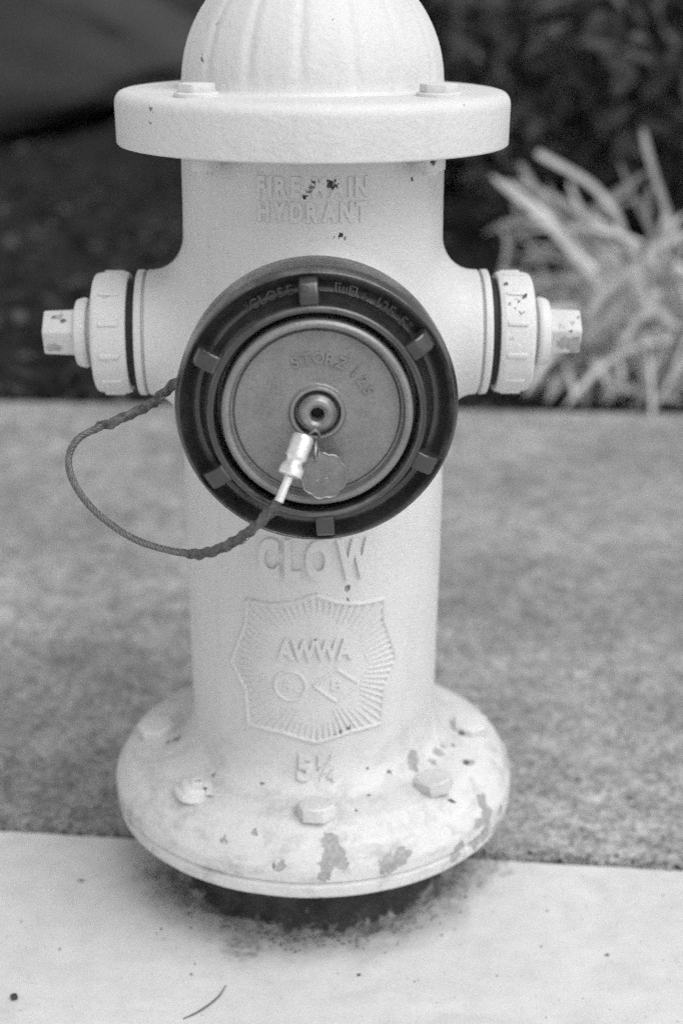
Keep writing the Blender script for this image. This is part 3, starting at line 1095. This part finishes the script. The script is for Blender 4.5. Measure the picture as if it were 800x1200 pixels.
tube(bm, crom([(-.0050, -.2345, .474), (-.002, -.237, .477), (.0008, -.2335, .4745), (.0012, -.229, .470)], 6), .0010, 8)
obj('wire_eye', bm, M['steel'], cable)

# hanging tag
TAG = empty('metal_tag', (.0056, -.2375, .4462), 0)
TAG.rotation_euler = (radians(-9), 0, radians(7))
tag(TAG, 'small dull scalloped metal tag hanging by a wire below the centre of the dark cap', 'tag')
bm = bmesh.new()
NT_ = 96
def sc(a): return .0154 * (1 + .09 * abs(cos(4.5 * a + .4)) - .045)
ra = [Vector((sc(2 * pi * k / NT_) * sin(2 * pi * k / NT_), 0, sc(2 * pi * k / NT_) * cos(2 * pi * k / NT_))) for k in range(NT_)]
A = [bm.verts.new(v + Vector((0, -.0011, 0))) for v in ra]; B = [bm.verts.new(v) for v in ra]
A2 = [bm.verts.new(v * .95 + Vector((0, -.0013, 0))) for v in ra]
for k in range(NT_):
    k2 = (k + 1) % NT_
    bm.faces.new((A[k], A[k2], B[k2], B[k])); bm.faces.new((A[k], A[k2], A2[k2], A2[k]))
bm.faces.new(A2); bm.faces.new(B)
tg = obj('tag_plate', bm, M['tag'], TAG, True, 30)
bm = bmesh.new()
tube(bm, [v * .955 + Vector((0, -.0013, 0)) for v in ra] + [ra[0] * .955 + Vector((0, -.0013, 0))], .0005, 5)
obj('tag_rim', bm, M['steel'], TAG)
bm = bmesh.new()
for q, (s, zz, xx, h) in enumerate((('1247', -.0025, -.001, .0030), ('CAP', .0035, .003, .0022))):
    pass
for (x, z, l, an) in ((-.0045, -.0030, .0028, .3), (-.001, -.0022, .003, 1.2), (.0015, -.0018, .0026, .2), (.004, -.001, .0022, 1.0), (.0025, .0035, .002, .5), (.005, .0045, .002, .6)):
    dx, dz = cos(an) * l / 2, sin(an) * l / 2
    tube(bm, [(x - dx, -.0014, z - dz), (x, -.0015, z), (x + dx, -.0014, z + dz)], .00045, 5)
obj('stamped_marks', bm, M['steel'], TAG)
bm = bmesh.new()
tube(bm, crom([(-.0045, -.0016, .0110), (-.0052, -.0026, .0145), (-.0048, -.001, .0185), (-.0040, .003, .0225)], 6), .0009, 7)
tube(bm, crom([(-.0062, .0020, .0215), (-.0030, .0010, .0180), (-.0028, -.0022, .0135), (-.0050, -.0016, .0105)], 6), .0007, 7)
obj('tag_wire', bm, M['steel'], TAG)

# raised lettering and emblem on the barrel
def on_barrel(u, zz, out):
    r = Rb(zz)
    a = u / r
    if zz < .1562:                                   # on the fillet into the base flange
        ct = max(0, 1 - (zz - .1302) / .026)
        r = .1053 + .019 * (1 - sqrt(max(0, 1 - ct * ct)))
    r += out
    return (r * sin(a), -r * cos(a), zz)
def barrel_text(bm, s, uc, z0, h, width, depth=.0018, bold=.028):
    vs, fs = text_verts(s, h, depth + .0012, width, bold, .02)
    add_vf(bm, [on_barrel(x + uc, y + z0, zz - .0012) for x, y, zz in vs], fs)
def spaced_letters(s, uc, z0, h, width, depth, bold=.036):
    """each letter a mesh of its own, spread evenly over the width"""
    got = []
    for ch in s:
        if ch == ' ':
            got.append((None, None, .55)); continue
        vs, fs = text_verts(ch, 1.0, depth + .0012, None, bold, .02)
        xs_ = [v[0] for v in vs]
        got.append((vs, fs, max(xs_) - min(xs_) + .20))
    k = width / (sum(g[2] for g in got) - .20)
    x = -width / 2 - .10 * k
    for vs, fs, w in got:
        if vs:
            bm = bmesh.new()
            add_vf(bm, [on_barrel(uc + x + (w / 2 + v[0]) * k, z0 + v[1] * h, v[2] - .0012) for v in vs], fs)
            obj('raised_letter', bm, P_, barrel, True, 40)
        x += w * k
for (s, uc, z0, h, wd, dp) in (('FIRE MAIN', -.0015, .6080, .0150, .081, .0012), ('HYDRANT', -.0015, .5905, .0148, .080, .0012), ('CLOW', .0, .3166, .034, .089, .0030)):
    spaced_letters(s, uc, z0, h, wd, dp)
spaced_letters('5', -.0085, .1412, .0225, .0125, .0030)
spaced_letters('1', .0035, .1530, .0095, .0035, .0026)
spaced_letters('4', .0128, .1405, .0095, .0075, .0026)
bm = bmesh.new()
for A, B in (((.0035, .1415), (.0140, .1625)),):
    tube(bm, [on_barrel(A[0] + (B[0] - A[0]) * t / 4, A[1] + (B[1] - A[1]) * t / 4, .0006) for t in range(5)], .0013, 8)
obj('fraction_bar', bm, P_, barrel, True, 40)

OUT = [(-.0560, .2945), (-.0350, .2936), (-.0168, .2974), (.0007, .3046), (.0180, .2973), (.0362, .2942), (.0570, .2948), (.0568, .2777), (.0705, .2385), (.0587, .2140), (.0566, .1840), (.0290, .1823), (.0006, .1746), (-.0270, .1822), (-.0567, .1842), (-.0586, .2143), (-.0720, .2370), (-.0570, .2755)]
EM = bmesh.new()
def ridge(bm, pts, r, out=.0, n=6, closed=False, segs=8):
    m = len(pts)
    if n == 1:                                       # a smooth loop
        q = list(pts) + [pts[0], pts[1]]
        tube(bm, [on_barrel(u, zz, out) for u, zz in q], r, segs)
        return
    for i in range(m if closed else m - 1):          # straight runs meeting at corners
        a, b = pts[i], pts[(i + 1) % m]
        tube(bm, [on_barrel(a[0] + (b[0] - a[0]) * k / n, a[1] + (b[1] - a[1]) * k / n, out) for k in range(n + 1)], r, segs)
ridge(EM, OUT, .0022, .0000, 5, True)
cx_, cz_ = 0.0, .2380
def outline_r(ang):
    best = None
    dx, dz = cos(ang), sin(ang)
    for i in range(len(OUT)):
        a, b = OUT[i], OUT[(i + 1) % len(OUT)]
        ex, ez = b[0] - a[0], b[1] - a[1]
        den = dx * ez - dz * ex
        if abs(den) < 1e-9: continue
        t = ((a[0] - cx_) * ez - (a[1] - cz_) * ex) / den
        s = ((a[0] - cx_) * dz - (a[1] - cz_) * dx) / den
        if t > 0 and -1e-6 <= s <= 1 + 1e-6 and (best is None or t < best):
            best = t
    return best or .05
for k in range(72):
    ang = 2 * pi * (k + .5) / 72
    R1 = outline_r(ang) - .0015
    c_ = abs(cos(ang))
    R0 = R1 - (.024 if c_ > .6 else (.024 if sin(ang) < 0 else .017))
    if abs(sin(ang)) > .93: R0 = R1 - .012
    pts = [(cx_ + cos(ang) * (R0 + (R1 - R0) * t / 4), cz_ + sin(ang) * (R0 + (R1 - R0) * t / 4)) for t in range(5)]
    tube(EM, [on_barrel(u, zz, .0000) for u, zz in pts], lambda t: .0007 + .0010 * t, 6)
barrel_text(EM, 'AWWA', 0.0, .2475, .0185, .060, .0024, .03)
ridge(EM, [(-.0202 + .0125 * cos(2 * pi * k / 28), .2246 + .0130 * sin(2 * pi * k / 28)) for k in range(28)], .0015, 0, 1, True)
ridge(EM, [(-.0012, .2255), (.0168, .2394), (.0356, .2245), (.0168, .2104)], .0015, 0, 5, True)
barrel_text(EM, 'S', -.0225, .2195, .0095, .0070, .0010, .0)
ridge(EM, [(-.0170, .2200), (-.0120, .2200)], .0007, 0, 4)
barrel_text(EM, 'B', .0170, .2200, .0095, .0090, .0010, .0)
obj('cast_emblem', EM, P_, barrel, True, 40)

# ------------------------------------------------------------------ small things on the pad
bm = bmesh.new()
tube(bm, crom([(-.1017, -.2259, .0012), (-.0930, -.2205, .0016), (-.0830, -.2112, .0022), (-.0755, -.2000, .0018), (-.0711, -.1867, .0012)], 8), lambda t: .0004 + .0003 * sin(pi * t), 7)
tag(obj('twig', bm, M['twig']), 'thin curved dark twig lying on the pale concrete in front of the hydrant', 'twig')
bm = bmesh.new()
bmesh.ops.create_icosphere(bm, subdivisions=3, radius=.0029)
for v in bm.verts:
    v.co *= 1 + .5 * mnoise.noise(v.co * 330)
    v.co.z *= .7
o = obj('pebble', bm, M['pebble']); o.location = (-.2365, -.2003, .0026)
tag(o, 'small dark pebble on the pale concrete near the lower left corner', 'pebble')

# ------------------------------------------------------------------ strap-leaved plant
BL = [[(.766, 1.75, -.077), (.683, 1.75, .068), (.552, 1.75, .207), (.46, 1.75, .309), (.346, 1.75, .4)], [(.746, 1.78, .024), (.611, 1.78, .184), (.518, 1.78, .271), (.445, 1.78, .364), (.405, 1.78, .422)],
      [(.768, 1.85, .171), (.656, 1.85, .242), (.616, 1.85, .312), (.559, 1.85, .372), (.469, 1.85, .422), (.448, 1.85, .434)], [(.7, 1.6, .268), (.67, 1.6, .333), (.63, 1.6, .427), (.604, 1.6, .504)],
      [(.694, 1.55, .197), (.647, 1.55, .277), (.613, 1.55, .348), (.613, 1.55, .41)], [(.731, 1.9, .106), (.659, 1.9, .216), (.602, 1.9, .26), (.519, 1.9, .304), (.48, 1.9, .365)],
      [(.38, 1.9, -.02), (.4, 1.9, .161), (.422, 1.9, .286), (.411, 1.9, .33)], [(.407, 1.95, .151), (.478, 1.95, .206), (.564, 1.95, .288), (.702, 1.95, .386)],
      [(.668, 1.5, .363), (.612, 1.5, .286), (.601, 1.5, .223), (.669, 1.5, .159), (.687, 1.5, .143)], [(.655, 1.5, .333), (.602, 1.5, .309), (.608, 1.5, .27), (.632, 1.5, .231), (.678, 1.5, .247)],
      [(.546, 1.6, .136), (.606, 1.6, .219), (.68, 1.6, .317)], [(.531, 1.6, .103), (.543, 1.6, .186), (.635, 1.6, .268), (.696, 1.6, .317)], [(.509, 1.6, -.017), (.505, 1.6, .052), (.529, 1.6, .136), (.606, 1.6, .219)],
      [(.59, 1.6, -.017), (.592, 1.6, .069), (.575, 1.6, .186)], [(.602, 1.5, -.006), (.672, 1.5, .127), (.683, 1.5, .191)], [(.634, 1.5, -.006), (.668, 1.5, .077), (.685, 1.5, .159)],
      [(.711, 1.55, -.003), (.576, 1.55, .031), (.524, 1.55, .081)], [(.609, 1.55, .031), (.542, 1.55, .048), (.513, 1.55, -.003)]]
PC = Vector((.80, 1.80, 0))
plant = empty('strap_leaf_plant', (PC.x, PC.y, bed_z(PC.x, PC.y)))
tag(plant, 'pale strap leaved plant with drooping blades at the right edge of the planting bed', 'plant')
def blade(pts, wd, R):
    P = [p - plant.location for p in pts]
    n = len(P)
    bm = bmesh.new()
    rows = []
    tw = R.uniform(-.5, .5)
    for i, p in enumerate(P):
        T = (P[min(n - 1, i + 1)] - P[max(0, i - 1)]).normalized()
        side = T.cross(Vector((0.15, -1, .35))).normalized()
        up = side.cross(T).normalized()
        t = i / (n - 1)
        a = tw * (t - .3) * 2
        s2 = side * cos(a) + up * sin(a); u2 = up * cos(a) - side * sin(a)
        w = wd / 2 * min(1.0, .55 + 1.8 * t) * (sqrt(max(0, 1 - ((t - .86) / .14) ** 2)) if t > .86 else 1)
        w = max(w, .0012)
        th = .0009
        rows.append([bm.verts.new(p - s2 * w + u2 * w * .25), bm.verts.new(p + u2 * -th), bm.verts.new(p + s2 * w + u2 * w * .25), bm.verts.new(p + u2 * th * .9)])
    for A, B in zip(rows, rows[1:]):
        for k in range(4):
            bm.faces.new((A[k], A[(k + 1) % 4], B[(k + 1) % 4], B[k]))
    bm.faces.new(rows[0]); bm.faces.new(rows[-1])
    return obj('leaf', bm, M['leaf'], plant, True, 60)
rnd = random.Random(5)
for b in BL:
    blade(crom([Vector(p) for p in b], 5), rnd.uniform(.012, .017), rnd)
    # a thinner neighbour
    o_ = Vector((rnd.uniform(-.05, .07), rnd.uniform(-.05, .12), rnd.uniform(-.09, .0)))
    blade(crom([Vector(p) + o_ * (.4 + .6 * i / len(b)) for i, p in enumerate(b)], 5), rnd.uniform(.007, .012), rnd)
# the rest of the clump arches out of its crown
for i in range(240):
    a = rnd.uniform(0, 2 * pi)
    if rnd.random() < .55:
        a = rnd.uniform(pi * .75, pi * 1.6)          # towards the hydrant and the path
    L = rnd.uniform(.40, .85)
    rise = rnd.uniform(.55, 1.45)
    b0_ = plant.location + Vector((rnd.gauss(0, .10), rnd.gauss(0, .09), 0)) + (Vector((-.22, .0, 0)) if i % 2 else Vector())
    d = Vector((cos(a), sin(a), 0))
    el = rise
    p = b0_.copy(); pts = [p.copy()]
    droop = rnd.uniform(.20, .60)
    wob_ = rnd.uniform(-.25, .25)
    for k in range(9):
        d2 = Matrix.Rotation(wob_ * k / 8, 3, 'Z') @ d
        p = p + (d2 * cos(el) + Vector((0, 0, sin(el)))) * (L / 9)
        el = max(el - droop, -1.4)
        if p.z < bed_z(p.x, p.y) + .008 or p.y < 1.44 or p.x < .33 + max(0, p.z - .05) * .25:
            break
        pts.append(p.copy())
    if len(pts) < 4:
        continue
    blade(crom(pts, 2), rnd.uniform(.007, .014), rnd)

# ------------------------------------------------------------------ boulders, shrubs, hedge
def boulder(name, loc, sx, sy, sz, seed, rot, label):
    bm = bmesh.new()
    bmesh.ops.create_icosphere(bm, subdivisions=5, radius=1.0)
    for v in bm.verts:
        c = v.co.copy()
        n1 = mnoise.noise(c * 1.1 + Vector((seed, 0, 0))) * .22 + mnoise.noise(c * 2.6 + Vector((seed, 5, 0))) * .07 + mnoise.noise(c * 8 + Vector((seed, 9, 0))) * .015
        v.co = c * (1 + n1)
        v.co = Vector((v.co.x * sx, v.co.y * sy, v.co.z * sz))
    o = obj(name, bm, M['rock'], None, True, None)
    o.location = loc; o.rotation_euler = rot
    tag(o, label, 'boulder', 'boulders behind the hydrant')
    return o
def wedge_boulder(x0, x1, yc, sy, tipz, up, dn, seed, label):
    """blocky rock that narrows to a tip on its right"""
    bm = bmesh.new()
    bmesh.ops.create_icosphere(bm, subdivisions=5, radius=1.0)
    xc, sx = (x0 + x1) / 2, (x1 - x0) / 2
    for v in bm.verts:
        c = v.co.copy()
        q = Vector([math.copysign(abs(t) ** .55, t) for t in c])
        x = xc + sx * q.x
        d = x1 - x
        hi, lo = tipz + up * d + .04, tipz - dn * d + .03
        n1 = .05 * mnoise.noise(c * 2 + Vector((seed, 0, 0))) + .02 * mnoise.noise(c * 6 + Vector((seed, 3, 0)))
        v.co = Vector((x, yc + sy * q.y + n1 * 1.5 + .35 * q.z * sy, (hi + lo) / 2 + (hi - lo) / 2 * q.z + n1))
    o = obj('boulder', bm, M['rock'], None, True, None)
    return tag(o, label, 'boulder', 'boulders behind the hydrant')
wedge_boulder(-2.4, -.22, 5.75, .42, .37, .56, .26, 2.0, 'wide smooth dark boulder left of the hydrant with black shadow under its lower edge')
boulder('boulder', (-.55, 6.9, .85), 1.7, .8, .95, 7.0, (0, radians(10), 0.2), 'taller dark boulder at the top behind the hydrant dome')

def leaf_shape(vs, fs, c, L, W, nrm, R):
    t = Vector((R.gauss(0, 1), R.gauss(0, 1), R.gauss(0, 1)))
    t = (t - nrm * t.dot(nrm))
    if t.length < 1e-4: t = nrm.orthogonal()
    t.normalize()
    b = nrm.cross(t)
    k = len(vs)
    for (x, y, z) in ((0, 0, 0), (.35, .5, .06), (.75, .36, .03), (1, 0, -.1), (.75, -.36, .03), (.35, -.5, .06)):
        vs.append(tuple(c + t * (x * L) + b * (y * W) + nrm * (z * L)))
    fs.append((k, k + 1, k + 2, k + 3)); fs.append((k, k + 3, k + 4, k + 5))

def shrub(name, loc, rx, ry, rz, nleaf, L, seed, label, cat, group, mat):
    R = random.Random(seed)
    root = empty(name, loc)
    tag(root, label, cat, group)
    vs, fs = [], []
    clumps = []
    for _ in range(46):
        d = Vector((R.gauss(0, 1), R.gauss(0, 1), R.gauss(0, 1))).normalized() * R.uniform(.35, 1.0) ** .6
        clumps.append((Vector((d.x * rx, d.y * ry, rz * 1.02 + d.z * rz * .95)), R.uniform(.16, .34) * min(rx, rz) * 1.2))
    for _ in range(nleaf):
        c, cr = R.choice(clumps)
        d = Vector((R.gauss(0, 1), R.gauss(0, 1), R.gauss(0, 1))).normalized()
        p = c + d * cr * R.random() ** .4
        if p.z < .03: p.z = R.uniform(.03, .2)
        nrm = (d + Vector((0, 0, .6)) + Vector((R.gauss(0, .5), R.gauss(0, .5), R.gauss(0, .5)))).normalized()
        l = L * R.uniform(.6, 1.3)
        leaf_shape(vs, fs, p, l, l * R.uniform(.4, .6), nrm, R)
    f = pydata('foliage', vs, fs, mat, root)
    f['kind'] = 'stuff'
    for _ in range(6):
        c, cr = R.choice(clumps)
        bm = bmesh.new()
        tube(bm, crom([(R.gauss(0, .05), R.gauss(0, .05), -.06), (c.x * .3, c.y * .3, c.z * .4), tuple(c)], 5), lambda t: .018 * (1 - .75 * t), 6)
        obj('stem', bm, M['bark'], root)
    return root

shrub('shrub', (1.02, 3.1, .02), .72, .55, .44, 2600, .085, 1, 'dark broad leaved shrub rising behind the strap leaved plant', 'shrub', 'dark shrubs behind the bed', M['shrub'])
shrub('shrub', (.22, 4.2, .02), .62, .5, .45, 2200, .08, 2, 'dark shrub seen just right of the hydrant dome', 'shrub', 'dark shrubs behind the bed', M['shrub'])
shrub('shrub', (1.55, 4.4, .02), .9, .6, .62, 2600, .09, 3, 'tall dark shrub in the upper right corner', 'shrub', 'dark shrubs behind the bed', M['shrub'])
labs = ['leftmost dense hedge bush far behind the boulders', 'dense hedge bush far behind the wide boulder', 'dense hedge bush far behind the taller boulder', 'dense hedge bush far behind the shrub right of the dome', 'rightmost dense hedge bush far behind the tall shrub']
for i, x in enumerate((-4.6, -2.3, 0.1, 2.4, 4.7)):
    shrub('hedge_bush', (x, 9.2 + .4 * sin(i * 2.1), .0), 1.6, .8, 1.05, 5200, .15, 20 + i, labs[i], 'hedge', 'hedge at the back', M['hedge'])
